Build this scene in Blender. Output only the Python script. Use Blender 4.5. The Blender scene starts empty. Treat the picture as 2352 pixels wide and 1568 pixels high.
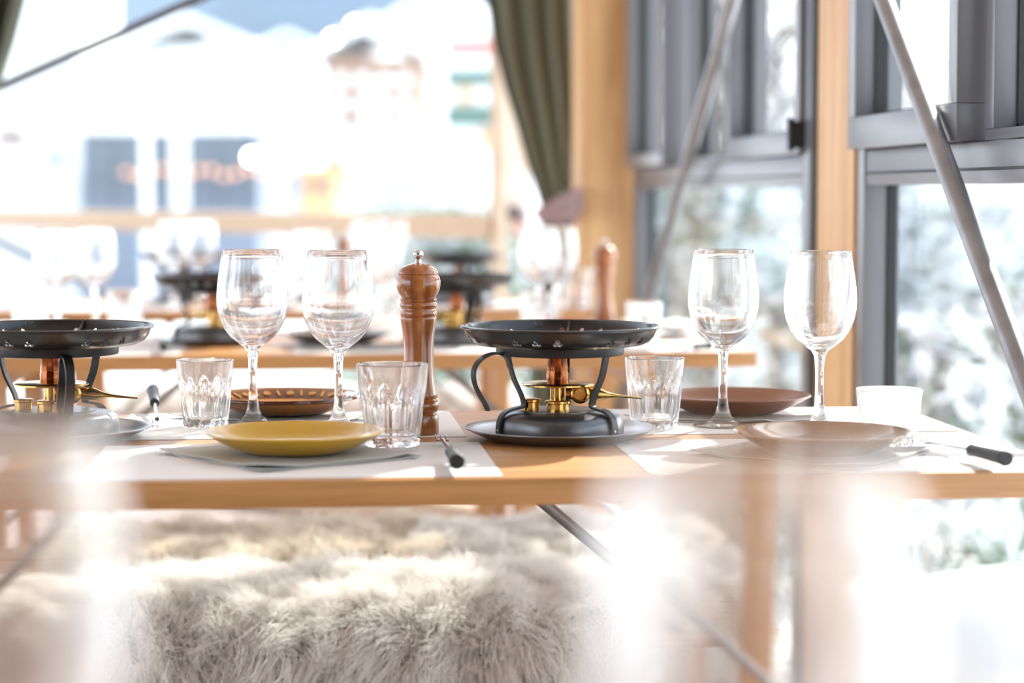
import bpy, bmesh, math, random
import numpy as np
from mathutils import Vector, Matrix
random.seed(7); rng = np.random.default_rng(7)
PI = math.pi
SC = bpy.context.scene
COL = SC.collection

# ---------------------------------------------------------------- camera, world, sun, exposure
FP = 5000.0                      # focal length in pixels of the 2352 px wide frame
CZ = 1.033                       # eye height
YAW = math.radians(5.44)         # turned to the right of the window wall's direction (+Y)
PIT = math.atan(339/FP)
cam_d = bpy.data.cameras.new('camera'); cam = bpy.data.objects.new('camera', cam_d); COL.objects.link(cam)
cam.location = (0, 0, CZ); cam.rotation_euler = (PI/2-PIT, 0, -YAW)
cam_d.sensor_width = 36; cam_d.lens = FP/2352*36
cam_d.clip_start = .02; cam_d.clip_end = 3000
cam_d.dof.use_dof = True; cam_d.dof.focus_distance = 2.57; cam_d.dof.aperture_fstop = 2.7
SC.camera = cam
world = bpy.data.worlds.new('world'); SC.world = world; world.use_nodes = True
wn = world.node_tree.nodes; wl = world.node_tree.links
sky = wn.new('ShaderNodeTexSky'); sky.sky_type = 'NISHITA'; sky.sun_disc = False
sky.sun_elevation = math.radians(34); sky.sun_rotation = math.radians(38); sky.altitude = 1400
sky.dust_density = 2.5
hs = wn.new('ShaderNodeHueSaturation'); hs.inputs['Saturation'].default_value = .42
wl.new(sky.outputs[0], hs.inputs['Color']); wl.new(hs.outputs[0], wn['Background'].inputs[0])
wn['Background'].inputs[1].default_value = .36
sun_d = bpy.data.lights.new('sun', 'SUN'); sun_d.energy = 5.2; sun_d.angle = math.radians(.8); sun_d.color = (1, .95, .88)
sun = bpy.data.objects.new('sun', sun_d); COL.objects.link(sun)
SAZ, SEL = math.radians(38), math.radians(34)      # azimuth right of +Y, elevation
sdir = Vector((math.sin(SAZ)*math.cos(SEL), math.cos(SAZ)*math.cos(SEL), math.sin(SEL)))
sun.rotation_euler = sdir.to_track_quat('Z', 'Y').to_euler(); sun.location = (6, 8, 7)
SC.view_settings.view_transform = 'Standard'; SC.view_settings.look = 'None'; SC.view_settings.gamma = 1
SC.view_settings.use_curve_mapping = False; SC.view_settings.exposure = 1.03
cy = SC.cycles
cy.max_bounces = 14; cy.transmission_bounces = 14; cy.transparent_max_bounces = 40
cy.diffuse_bounces = 5; cy.glossy_bounces = 5; cy.sample_clamp_indirect = 8; cy.blur_glossy = .6

# ---------------------------------------------------------------- photo geometry -> world points
SF = Vector((math.sin(YAW), math.cos(YAW), 0)); SR = Vector((math.cos(YAW), -math.sin(YAW), 0)); C0 = Vector((0, 0, CZ))
def ray(px, py):
    a = (px-1176)/FP; b = (py-784)/FP
    return SF*(math.cos(PIT)-b*math.sin(PIT)) + SR*a + Vector((0, 0, -math.sin(PIT)-b*math.cos(PIT)))
def A(px, py, D):
    r = ray(px, py); return C0 + r*(D/r.dot(SF))
def G(px, py, z):
    r = ray(px, py); return C0 + r*((z-CZ)/r.z)
def W(px, py, X):
    r = ray(px, py); return C0 + r*(X/r.x)
def T(px, D, z=.75):
    lat = (px-1176)/FP*(D*math.cos(PIT)+(CZ-z)*math.sin(PIT))
    v = C0 + SF*D + SR*lat; v.z = z; return v

# ---------------------------------------------------------------- materials
def new_mat(name):
    m = bpy.data.materials.new(name); m.use_nodes = True
    return m, m.node_tree.nodes, m.node_tree.links, m.node_tree.nodes['Principled BSDF']
def mat(name, col, rough=.5, metal=0, noise=0, nscale=20, bump=0, bscale=60, **kw):
    m, n, l, b = new_mat(name)
    b.inputs['Base Color'].default_value = (*col, 1); b.inputs['Roughness'].default_value = rough
    b.inputs['Metallic'].default_value = metal
    for k, v in kw.items(): b.inputs[k].default_value = v
    tc = n.new('ShaderNodeTexCoord')
    if noise:
        t = n.new('ShaderNodeTexNoise'); t.inputs['Scale'].default_value = nscale; t.inputs['Detail'].default_value = 4
        l.new(tc.outputs['Object'], t.inputs['Vector'])
        r = n.new('ShaderNodeMixRGB'); r.blend_type = 'MIX'
        r.inputs[1].default_value = (*[c*(1-noise) for c in col], 1); r.inputs[2].default_value = (*[min(1, c*(1+noise)) for c in col], 1)
        l.new(t.outputs['Fac'], r.inputs[0]); l.new(r.outputs[0], b.inputs['Base Color'])
    if bump:
        t2 = n.new('ShaderNodeTexNoise'); t2.inputs['Scale'].default_value = bscale; t2.inputs['Detail'].default_value = 5
        l.new(tc.outputs['Object'], t2.inputs['Vector'])
        bp = n.new('ShaderNodeBump'); bp.inputs['Strength'].default_value = bump; bp.inputs['Distance'].default_value = .002
        l.new(t2.outputs['Fac'], bp.inputs['Height']); l.new(bp.outputs[0], b.inputs['Normal'])
    return m
def wood(name, c1, c2, axis='X', scale=1.0, rough=.45, knots=False, coat=0, fine=1.0):
    m, n, l, b = new_mat(name)
    tc = n.new('ShaderNodeTexCoord'); mp = n.new('ShaderNodeMapping')
    s = {'X': (1.2, 22, 22), 'Y': (22, 1.2, 22), 'Z': (22, 22, 1.2)}[axis]
    mp.inputs['Scale'].default_value = [q*scale for q in s]
    l.new(tc.outputs['Object'], mp.inputs['Vector'])
    t = n.new('ShaderNodeTexNoise'); t.inputs['Scale'].default_value = 1; t.inputs['Detail'].default_value = 8; t.inputs['Roughness'].default_value = .6
    t.inputs['Distortion'].default_value = .6
    l.new(mp.outputs[0], t.inputs['Vector'])
    r = n.new('ShaderNodeValToRGB'); r.color_ramp.elements[0].position = .34; r.color_ramp.elements[1].position = .68
    r.color_ramp.elements[0].color = (*c1, 1); r.color_ramp.elements[1].color = (*c2, 1)
    l.new(t.outputs['Fac'], r.inputs[0]); out = r.outputs[0]
    t2 = n.new('ShaderNodeTexNoise'); t2.inputs['Scale'].default_value = 9*fine; t2.inputs['Detail'].default_value = 6
    mp2 = n.new('ShaderNodeMapping'); mp2.inputs['Scale'].default_value = s
    l.new(tc.outputs['Object'], mp2.inputs['Vector']); l.new(mp2.outputs[0], t2.inputs['Vector'])
    mx = n.new('ShaderNodeMixRGB'); mx.blend_type = 'MULTIPLY'; mx.inputs[0].default_value = .35
    r2 = n.new('ShaderNodeValToRGB'); r2.color_ramp.elements[0].position = .35; r2.color_ramp.elements[1].position = .55
    r2.color_ramp.elements[0].color = (.55, .45, .4, 1)
    l.new(t2.outputs['Fac'], r2.inputs[0]); l.new(out, mx.inputs[1]); l.new(r2.outputs[0], mx.inputs[2]); out = mx.outputs[0]
    if knots:
        v = n.new('ShaderNodeTexVoronoi'); v.inputs['Scale'].default_value = 3.1
        l.new(tc.outputs['Object'], v.inputs['Vector'])
        r3 = n.new('ShaderNodeValToRGB'); r3.color_ramp.elements[0].position = .03; r3.color_ramp.elements[1].position = .09
        r3.color_ramp.elements[0].color = (.35, .2, .12, 1)
        l.new(v.outputs['Distance'], r3.inputs[0])
        m3 = n.new('ShaderNodeMixRGB'); m3.blend_type = 'MULTIPLY'; m3.inputs[0].default_value = 1
        l.new(out, m3.inputs[1]); l.new(r3.outputs[0], m3.inputs[2]); out = m3.outputs[0]
    l.new(out, b.inputs['Base Color']); b.inputs['Roughness'].default_value = rough
    if coat: b.inputs['Coat Weight'].default_value = coat; b.inputs['Coat Roughness'].default_value = .08
    bp = n.new('ShaderNodeBump'); bp.inputs['Strength'].default_value = .15; bp.inputs['Distance'].default_value = .001
    l.new(t.outputs['Fac'], bp.inputs['Height']); l.new(bp.outputs[0], b.inputs['Normal'])
    return m
def glass_mat(name, mixt, tint=(1, 1, 1)):
    m = bpy.data.materials.new(name); m.use_nodes = True; n = m.node_tree.nodes; l = m.node_tree.links; n.clear()
    o = n.new('ShaderNodeOutputMaterial'); g = n.new('ShaderNodeBsdfGlass'); t = n.new('ShaderNodeBsdfTransparent')
    g.inputs['IOR'].default_value = 1.48; g.inputs['Roughness'].default_value = 0; g.inputs['Color'].default_value = (*tint, 1)
    mx = n.new('ShaderNodeMixShader'); mx.inputs[0].default_value = mixt
    l.new(g.outputs[0], mx.inputs[1]); l.new(t.outputs[0], mx.inputs[2]); l.new(mx.outputs[0], o.inputs[0])
    return m
def pane_mat(name, tint, refl=1.0):
    m = bpy.data.materials.new(name); m.use_nodes = True; n = m.node_tree.nodes; l = m.node_tree.links; n.clear()
    o = n.new('ShaderNodeOutputMaterial'); g = n.new('ShaderNodeBsdfGlossy'); t = n.new('ShaderNodeBsdfTransparent')
    t.inputs[0].default_value = (*tint, 1); g.inputs['Roughness'].default_value = .02
    ge = n.new('ShaderNodeNewGeometry'); dt = n.new('ShaderNodeVectorMath'); dt.operation = 'DOT_PRODUCT'
    l.new(ge.outputs['Normal'], dt.inputs[0]); l.new(ge.outputs['Incoming'], dt.inputs[1])
    def mth(op, a, b=None):
        q = n.new('ShaderNodeMath'); q.operation = op
        for i, v in enumerate((a, b)):
            if v is None: continue
            if isinstance(v, (int, float)): q.inputs[i].default_value = v
            else: l.new(v, q.inputs[i])
        return q.outputs[0]
    om = mth('SUBTRACT', 1.0, mth('ABSOLUTE', dt.outputs['Value']))      # Schlick's Fresnel, the same from both sides
    fr = mth('ADD', mth('MULTIPLY', mth('POWER', om, 5.0), .96*refl), .04*refl)
    mx = n.new('ShaderNodeMixShader'); l.new(fr, mx.inputs[0])
    l.new(t.outputs[0], mx.inputs[1]); l.new(g.outputs[0], mx.inputs[2]); l.new(mx.outputs[0], o.inputs[0])
    return m
def emit(name, col, s):
    m = bpy.data.materials.new(name); m.use_nodes = True; b = m.node_tree.nodes['Principled BSDF']
    b.inputs['Base Color'].default_value = (*col, 1); b.inputs['Emission Color'].default_value = (*col, 1); b.inputs['Emission Strength'].default_value = s
    return m
M = {
 'table': wood('table_wood', (.46, .215, .072), (.60, .31, .12), 'X', .8, .42),
 'leg': wood('leg_wood', (.50, .25, .10), (.62, .33, .14), 'Z', .8, .5),
 'post': wood('spruce_post', (.54, .29, .115), (.76, .48, .235), 'Z', .8, .5, knots=True),
 'pale': wood('pale_wood', (.52, .39, .27), (.64, .50, .36), 'X', .5, .6),
 'bench': wood('bench_wood', (.42, .24, .12), (.55, .33, .17), 'X', .8, .5),
 'floor': wood('floor_wood', (.22, .15, .12), (.33, .23, .18), 'X', .5, .5),
 'ceil': wood('ceiling_wood', (.66, .54, .42), (.76, .64, .50), 'Y', .5, .7),
 'dark': wood('dark_panelling', (.13, .09, .065), (.19, .13, .095), 'Z', .5, .7),
 'mill': wood('mill_wood', (.17, .038, .006), (.56, .19, .036), 'Z', 2.2, .3, coat=.8, fine=1.5),
 'paper': mat('placemat_paper', (.80, .77, .75), .75, bump=.1, bscale=30),
 'linen': mat('napkin_linen', (.50, .50, .47), .85, bump=.4, bscale=600, noise=.06, nscale=300),
 'white_linen': mat('white_linen', (.82, .8, .78), .85, bump=.3, bscale=500),
 'iron': mat('black_steel', (.02, .019, .019), .42, .5, noise=.25, nscale=30, bump=.06),
 'iron2': mat('gunmetal_steel', (.14, .14, .145), .33, .75, noise=.15, nscale=14, bump=.05),
 'tray': mat('steel_tray', (.34, .34, .36), .28, .85),
 'enamel': mat('black_enamel', (.012, .012, .013), .3, 0, **{'Coat Weight': .3}),
 'brass': mat('brass', (.60, .37, .11), .2, 1),
 'copper': mat('copper', (.25, .08, .03), .22, 1),
 'chrome': mat('chrome', (.75, .75, .77), .12, 1),
 'steel': mat('galvanised_steel', (.30, .30, .31), .42, .75, noise=.35, nscale=25, bump=.1),
 'rod': mat('dark_rod', (.12, .12, .125), .4, .7),
 'black': mat('black_handle', (.018, .018, .02), .5),
 'yellow': mat('yellow_glaze', (.60, .335, .004), .2, noise=.08, nscale=18, **{'Coat Weight': .25, 'Coat Roughness': .05}),
 'amber': mat('amber_glaze', (.42, .155, .026), .12, noise=.3, nscale=30, **{'Coat Weight': .6, 'Coat Roughness': .04}),
 'amber_dark': mat('dark_amber_glaze', (.10, .03, .01), .12, **{'Coat Weight': .6}),
 'amber_light': mat('light_amber_glaze', (.62, .30, .07), .15, **{'Coat Weight': .6}),
 'terra': mat('terracotta_glaze', (.27, .11, .055), .3, noise=.06, nscale=14),
 'ochre': mat('ochre_glaze', (.25, .115, .035), .16, noise=.12, nscale=12, **{'Coat Weight': .6, 'Coat Roughness': .04}),
 'stone': mat('brown_glaze', (.13, .075, .05), .25, **{'Coat Weight': .4}),
 'red': mat('red_glaze', (.30, .03, .04), .25),
 'frame': mat('grey_frame_paint', (.15, .153, .168), .30, 0, **{'Specular IOR Level': .8}),
 'gasket': mat('black_gasket', (.02, .02, .022), .6),
 'curtain': mat('olive_curtain', (.115, .125, .092), .9, noise=.12, nscale=60, bump=.3, bscale=300),
 'tie': mat('mauve_tie', (.26, .17, .16), .8),
 'skin': mat('sheep_hide', (.86, .82, .76), .9, noise=.1, nscale=20),
 'wool': mat('sheep_wool', (.93, .90, .86), .62, **{'Sheen Weight': .3, 'Subsurface Weight': 0}),
 'wool2': mat('cream_wool', (.90, .83, .72), .62),
 'snow': mat('snow', (.88, .90, .93), .8, bump=.5, bscale=3),
 'wallw': mat('white_render', (.84, .84, .84), .9),
 'chalet': mat('chalet_timber', (.26, .15, .10), .8, noise=.2, nscale=3),
 'chalet2': mat('pale_chalet_timber', (.62, .36, .18), .8, noise=.15, nscale=3),
 'slate': mat('slate_facade', (.13, .165, .23), .5),
 'winglass': mat('dark_window_glass', (.05, .075, .12), .2),
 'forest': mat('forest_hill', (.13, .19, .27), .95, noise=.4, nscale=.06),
 'canvas': mat('white_canvas', (.88, .88, .89), .85),
 'redcloth': mat('red_awning', (.62, .09, .08), .8),
 'greencloth': mat('green_awning', (.07, .15, .13), .8),
 'leaf': mat('evergreen_leaf', (.14, .22, .10), .6, noise=.4, nscale=5),
 'leafg': mat('greyish_leaf', (.27, .35, .29), .6, noise=.4, nscale=5),
 'bark': mat('bark', (.16, .13, .12), .9),
 'sign': mat('brown_sign', (.22, .10, .07), .6),
 'skinp': mat('person_skin', (.62, .30, .19), .5), 'jacket': mat('grey_jacket', (.16, .15, .17), .8), 'hair': mat('dark_hair', (.06, .04, .04), .6),
 'bulb': emit('glowing_globe', (1, .93, .85), 9), 'orangebulb': emit('warm_bulb', (1, .45, .2), .7),  # first: small emissive spheres over the terrace; second: the string lights
 'glass': glass_mat('clear_glass', .12), 'glassfar': pane_mat('thin_clear_glass', (.97, .98, .98), 1.6),
 'pane': pane_mat('window_glass', (.95, .975, .97), .5),
}

# ---------------------------------------------------------------- mesh helpers
class MB:
    def __init__(s): s.v = []; s.f = []
    def add(s, v, f):
        o = len(s.v); s.v += [tuple(q) for q in v]; s.f += [tuple(i+o for i in q) for q in f]; return s
    def box(s, c, d, rz=0, rot=None):
        R = rot if rot is not None else Matrix.Rotation(rz, 3, 'Z')
        c = Vector(c); V = [c + R @ Vector((x*d[0]/2, y*d[1]/2, z*d[2]/2)) for z in (-1, 1) for y in (-1, 1) for x in (-1, 1)]
        return s.add(V, [(0, 2, 3, 1), (4, 5, 7, 6), (0, 1, 5, 4), (2, 6, 7, 3), (0, 4, 6, 2), (1, 3, 7, 5)])
    def lim(s, a, b):
        return s.box([(a[i]+b[i])/2 for i in range(3)], [abs(b[i]-a[i]) for i in range(3)])
    def lathe(s, prof, n=48, c=(0, 0, 0), rfun=None, closed=False):
        V = []; F = []; idx = []
        for (r, z) in prof:
            if r < 1e-6: idx.append([len(V)]); V.append((c[0], c[1], c[2]+z))
            else:
                row = []
                for k in range(n):
                    a = 2*PI*k/n; rr = rfun(r, z, a) if rfun else r
                    row.append(len(V)); V.append((c[0]+rr*math.cos(a), c[1]+rr*math.sin(a), c[2]+z))
                idx.append(row)
        pr = list(zip(idx, idx[1:])) + ([(idx[-1], idx[0])] if closed else [])
        for a, b in pr:
            for k in range(n):
                k2 = (k+1) % n
                if len(a) == 1 and len(b) == 1: break
                if len(a) == 1: F.append((a[0], b[k2], b[k]))
                elif len(b) == 1: F.append((a[k], a[k2], b[0]))
                else: F.append((a[k], a[k2], b[k2], b[k]))
        return s.add(V, F)
    def tube(s, pts, r, n=10, cap=True):
        pts = [Vector(p) for p in pts]; rs = r if isinstance(r, (list, tuple)) else [r]*len(pts)
        V = []; F = []; up = None
        for i, p in enumerate(pts):
            t = (pts[min(i+1, len(pts)-1)] - pts[max(i-1, 0)]).normalized()
            if up is None: up = Vector((0, 0, 1)) if abs(t.z) < .9 else Vector((1, 0, 0))
            u = (up - t*up.dot(t)).normalized(); w = t.cross(u); up = u
            for k in range(n):
                a = 2*PI*k/n; V.append(p + (u*math.cos(a)+w*math.sin(a))*rs[i])
        for i in range(len(pts)-1):
            for k in range(n):
                k2 = (k+1) % n; F.append((i*n+k, i*n+k2, (i+1)*n+k2, (i+1)*n+k))
        if cap: F.append(tuple(range(n))[::-1]); F.append(tuple((len(pts)-1)*n+k for k in range(n)))
        return s.add(V, F)
    def strap(s, pts, wdt, th, side):
        # a flat metal band along pts; side = unit vector across its width
        pts = [Vector(p) for p in pts]; side = Vector(side).normalized(); V = []; F = []
        for i, p in enumerate(pts):
            t = (pts[min(i+1, len(pts)-1)] - pts[max(i-1, 0)]).normalized(); nn = t.cross(side).normalized()
            for a, b in ((-1, -1), (1, -1), (1, 1), (-1, 1)): V.append(p + side*a*wdt/2 + nn*b*th/2)
        for i in range(len(pts)-1):
            for k in range(4):
                k2 = (k+1) % 4; F.append((i*4+k, i*4+k2, i*4+4+k2, i*4+4+k))
        F.append((3, 2, 1, 0)); m = (len(pts)-1)*4; F.append((m, m+1, m+2, m+3))
        return s.add(V, F)
    def build(s, name, m, parent=None, smooth=True, bevel=0, angle=40):
        me = bpy.data.meshes.new(name); me.from_pydata(s.v, [], s.f)
        bm = bmesh.new(); bm.from_mesh(me)
        bmesh.ops.recalc_face_normals(bm, faces=bm.faces)
        if bevel:
            bmesh.ops.bevel(bm, geom=[e for e in bm.edges if e.calc_face_angle(0) > .6], offset=bevel, segments=2, affect='EDGES', profile=.6)
        bm.to_mesh(me); bm.free()
        if smooth:
            me.polygons.foreach_set('use_smooth', [True]*len(me.polygons))
            me.set_sharp_from_angle(angle=math.radians(angle))
        me.materials.append(M[m] if isinstance(m, str) else m)
        o = bpy.data.objects.new(name, me); COL.objects.link(o)
        if parent is not None: o.parent = parent
        return o
def spline(pts, n=8):
    P = [Vector(p) for p in pts]; out = []
    for i in range(len(P)-1):
        p0 = P[max(i-1, 0)]; p1 = P[i]; p2 = P[i+1]; p3 = P[min(i+2, len(P)-1)]
        for k in range(n):
            t = k/n; out.append(.5*((2*p1)+(p2-p0)*t+(2*p0-5*p1+4*p2-p3)*t*t+(3*p1-p0-3*p2+p3)*t**3))
    out.append(P[-1]); return out
def thing(name, label, cat, loc=(0, 0, 0), rz=0, group=None):
    o = bpy.data.objects.new(name, None); COL.objects.link(o); o.location = loc; o.rotation_euler = (0, 0, rz)
    o.empty_display_size = .05
    return tag(o, label, cat, group)
def tag(o, label, cat, group=None, kind=None):
    o['label'] = label; o['category'] = cat
    if group: o['group'] = group
    if kind: o['kind'] = kind
    return o
def struct(o, label=None):
    o['kind'] = 'structure'
    if label: o['label'] = label
    return o
def dup(root, loc, rz, label, group=None, swap=None, scale=None):
    def cp(o, par):
        c = o.copy(); COL.objects.link(c); c.parent = par
        for ch in list(o.children): cp(ch, c)
        return c
    r = cp(root, None); r.location = loc; r.rotation_euler = (0, 0, rz); r['label'] = label
    if group: r['group'] = group
    elif 'group' in r: del r['group']
    if scale: r.scale = scale
    if swap:
        for o in [r]+list(r.children_recursive):
            if o.type == 'MESH':
                for i in range(len(o.material_slots)):
                    o.material_slots[i].link = 'OBJECT'; o.material_slots[i].material = M[swap]
    return r

# ================================================================ SETTING
WX = .84                                       # inner face of the window wall
def wy(px): return W(px, 445, WX).y
Y1F = G(1300, 1095, .75).y; Y1B = G(1300, 940, .75).y
Y2F = G(900, 813, .75).y; Y2B = Y2F + .70
Y3F = G(900, 711, .75).y; Y3B = Y3F + .58
YP1 = wy(1450)                                 # corner post front face
# floor of wide boards
fl = bpy.data.objects.new('floor', None); COL.objects.link(fl); struct(fl)
m_ = MB().lim((-4.2, -1.6, -.06), (1.0, 10.2, -.012)); m_.build('subfloor', 'floor', fl, smooth=False)
pb = None
for i in range(27):
    x = -4.2+.19*i
    if pb is None: pb = MB().lim((0, -1.6, -.012), (.186, 10.2, 0)).build('plank', 'floor', fl, smooth=False); pb.location.x = x; continue
    c = pb.copy(); COL.objects.link(c); c.parent = fl; c.location.x = x
ce = MB().lim((-4.2, -1.75, 2.75), (1.15, 6.6, 2.83)).build('ceiling', 'ceil', smooth=False); struct(ce)
wb = MB().lim((-4.2, -1.75, 0), (1.15, -1.65, 2.75)).build('wall_back', 'dark', smooth=False); struct(wb)
wr = MB().lim((.90, -1.65, 0), (1.0, .55, 2.75)).build('wall_right', 'dark', smooth=False); struct(wr)
# posts
p1 = MB().lim((.705, YP1, 0), (.86, YP1+.16, 2.75)).build('trim_1', 'post', bevel=.012); struct(p1, 'thick spruce corner post beside the curtain')
ya, yb = wy(1965), wy(1873)
p2 = MB().lim((WX-.004, ya, 0), (WX+.05, (ya+yb)/2-.003, 2.75)).lim((WX+.002, (ya+yb)/2+.003, 0), (WX+.05, yb, 2.75)).build('trim_2', 'post', bevel=.003); struct(p2, 'slim double spruce post between the two grey windows')
hb = MB().lim((WX-.01, -.6, 2.35), (WX+.12, YP1, 2.5)).build('trim_3', 'post', smooth=False); struct(hb)

def window(name, y0, y1, sashes):
    """grey metal window on plane X=WX from y0 (near) to y1 (far); z levels read from the photograph"""
    w = bpy.data.objects.new(name, None); COL.objects.link(w); struct(w)
    D = .056
    fr = MB()
    fr.lim((WX, y1-.045, 0), (WX+D, y1, 2.36)); fr.lim((WX, y0, 0), (WX+D, y0+.05, 2.36))
    fr.lim((WX, y0+.05, .02), (WX+D, y1-.045, .09)); fr.lim((WX, y0+.05, 2.28), (WX+D, y1-.045, 2.36))
    fr.build('window_frame', 'frame', w, bevel=.002)
    MB().lim((WX+.002, y0+.05, 1.046), (WX+D, y1-.045, 1.098)).build('transom', 'frame', w, bevel=.002)
    MB().lim((WX+.001, y0+.052, 1.062), (WX+.0045, y1-.047, 1.066)).build('gasket_strip', 'gasket', w, smooth=False)
    MB().lim((WX+.042, y0+.05, .09), (WX+.048, y1-.045, 1.046)).build('pane', 'pane', w, smooth=False)
    MB().lim((WX+.036, y1-.05, .09), (WX+.05, y1-.0445, 1.046)).lim((WX+.036, y0+.05, .09), (WX+.05, y0+.055, 1.046)).build('gasket', 'gasket', w, smooth=False)
    for (a, b, xin, rail, st) in sashes:
        s = MB(); t = .062
        s.lim((xin, a, 1.10), (xin+t, b, 1.10+rail)); s.lim((xin, a, 2.2), (xin+t, b, 2.27))
        s.lim((xin, a, 1.10+rail), (xin+t, a+st, 2.2)); s.lim((xin, b-st, 1.10+rail), (xin+t, b, 2.2))
        so = s.build('sash', 'frame', w, bevel=.002)
        MB().lim((xin+.038, a+st, 1.10+rail), (xin+.044, b-st, 2.2)).build('pane', 'pane', so, smooth=False)
        MB().lim((xin+.03, b-st-.006, 1.10+rail), (xin+.05, b-st, 2.2)).lim((xin+.03, a+st, 1.10+rail), (xin+.05, b-st, 1.106+rail)).build('gasket', 'gasket', so, smooth=False)
    return w
w1 = window('window_1', wy(1858), wy(1453), [
    (wy(1541), wy(1456), WX-.022, .03, .035), (wy(1676), wy(1560), WX+.012, .012, .03), (wy(1846), wy(1676), WX-.010, .04, .035)])
w2 = window('window_2', .62, wy(1967), [
    (wy(2222), wy(1969), WX-.016, .048, .040), (1.30, wy(2234), WX+.014, .014, .035), (.66, 1.28, WX-.010, .048, .045)])
MB().lim((WX-.002, wy(1872), 0), (WX+.08, wy(1860), 2.36)).build('gasket_gap', 'gasket', w1, smooth=False)
# hinge on the near end of window 1
h = MB(); hp = W(1846, 320, WX)
h.tube([(WX-.022, hp.y, 1.105), (WX-.022, hp.y, 1.16)], .006, 12); h.lim((WX-.018, hp.y-.012, 1.11), (WX+.002, hp.y+.004, 1.155))
h.build('hinge', 'gasket', w1)
# rail and jamb of the slanted end facade
FR = T(1140, 6.45, 0); FL = T(-420, 9.5, 0); fd = (FL-FR); fd.z = 0; flen = fd.length; fd.normalize(); frz = math.atan2(fd.y, fd.x)
def facade_box(name, s0, s1, z0, z1, th, m, parent=None, off=0, **k):
    nrm = Vector((-fd.y, fd.x, 0)); c = FR+fd*((s0+s1)/2)+nrm*off
    o = MB().box((0, 0, 0), (s1-s0, th, z1-z0)).build(name, m, parent, **k)
    o.location = (c.x, c.y, (z0+z1)/2); o.rotation_euler = (0, 0, frz); return o
rail = facade_box('trim_4', 0, flen, .902, .972, .09, 'pale', bevel=.003); struct(rail, 'pale wooden rail across the far glazed side')
jamb = facade_box('trim_5', -.02, 0, 0, 2.75, .05, 'pale', bevel=.003); struct(jamb, 'slim pale jamb at the end of the wooden rail')
sill = facade_box('trim_6', 0, flen, 0, .10, .09, 'pale', bevel=.003); struct(sill)
w3 = bpy.data.objects.new('window_3', None); COL.objects.link(w3); struct(w3)
facade_box('pane', 0, flen, .10, .902, .008, 'pane', w3, smooth=False)
facade_box('pane', 0, flen, .972, 2.7, .008, 'pane', w3, smooth=False)

# ground outside (snow) as a broad uneven sheet with a slope behind the village
def terrain(name, x0, x1, y0, y1, nx, ny, hf, m):
    V = []; F = []
    for j in range(ny+1):
        for i in range(nx+1):
            x = x0+(x1-x0)*i/nx; y = y0+(y1-y0)*j/ny; V.append((x, y, hf(x, y)))
    for j in range(ny):
        for i in range(nx):
            a = j*(nx+1)+i; F.append((a, a+1, a+nx+2, a+nx+1))
    return MB().add(V, F).build(name, m)
def hf(x, y):
    z = -.32 + .04*math.sin(x*1.3)*math.cos(y*.9)
    if y > 45: z += (y-45)*.040*(1+.12*math.sin(x*.09))
    if y > 95: z += (y-95)*.040
    return z
gr = terrain('ground', -260, 260, -40, 420, 110, 90, hf, 'snow'); struct(gr, 'snow covered ground and slope outside')
def hf2(x, y): return -6 + (y-420)*.42*(1+.18*math.sin(x*.02+1)+.1*math.sin(x*.053)) if y > 420 else -6
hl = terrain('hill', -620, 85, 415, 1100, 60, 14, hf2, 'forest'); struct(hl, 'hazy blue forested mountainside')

# ================================================================ TABLES
def make_table(name, label, yf, yb_, x0=-.75, x1=.79, rods=True):
    cy_ = (yf+yb_)/2; cx = (x0+x1)/2
    t = thing(name, label, 'table', (cx, cy_, 0))
    L = x1-x0; Dp = yb_-yf
    MB().lim((-L/2, -Dp/2, .722), (L/2, Dp/2, .75)).build('tabletop', 'table', t, bevel=.003)
    for s in (-1, 1):
        X = s*(L/2-.20)
        for q in (-1, 1):
            MB().add(*leg_geo(X, q*(Dp/2-.075), X+s*-.015, q*(Dp/2-.05))).build('leg', 'leg', t, bevel=.003)
        MB().box((X, 0, .30), (.03, Dp-.14, .05)).build('crossbar', 'leg', t, bevel=.003)
        MB().box((X, 0, .704), (.05, Dp-.06, .035)).build('batten', 'leg', t, bevel=.003)
        if rods: MB().tube([(X-s*.37, 0, .718), (X-s*.345, 0, .70), (X+s*.01, 0, .40)], .0068, 12).build('brace', 'steel', t)
    return t
def leg_geo(xt, yt, xb, yb2, w=.042, d=.05):
    V = []
    for (x, y, z) in ((xb, yb2, 0), (xt, yt, .722)):
        for a, b in ((-1, -1), (1, -1), (1, 1), (-1, 1)): V.append((x+a*w/2, y+b*d/2, z))
    return V, [(3, 2, 1, 0), (4, 5, 6, 7), (0, 1, 5, 4), (1, 2, 6, 5), (2, 3, 7, 6), (3, 0, 4, 7)]
make_table('dining_table', 'light wood table in sharp focus set with yellow plate and black burner', Y1F, Y1B)
make_table('dining_table', 'second light wood table, behind the one with the yellow plate', Y2F, Y2B, -.75, .81)
make_table('dining_table', 'third light wood table, farthest back under the wooden rail', Y3F, Y3B, -.75, .69)
make_table('dining_table', 'near wood table below the picture holding the two blurred glasses', .12, .86, -.85, .70)

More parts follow.
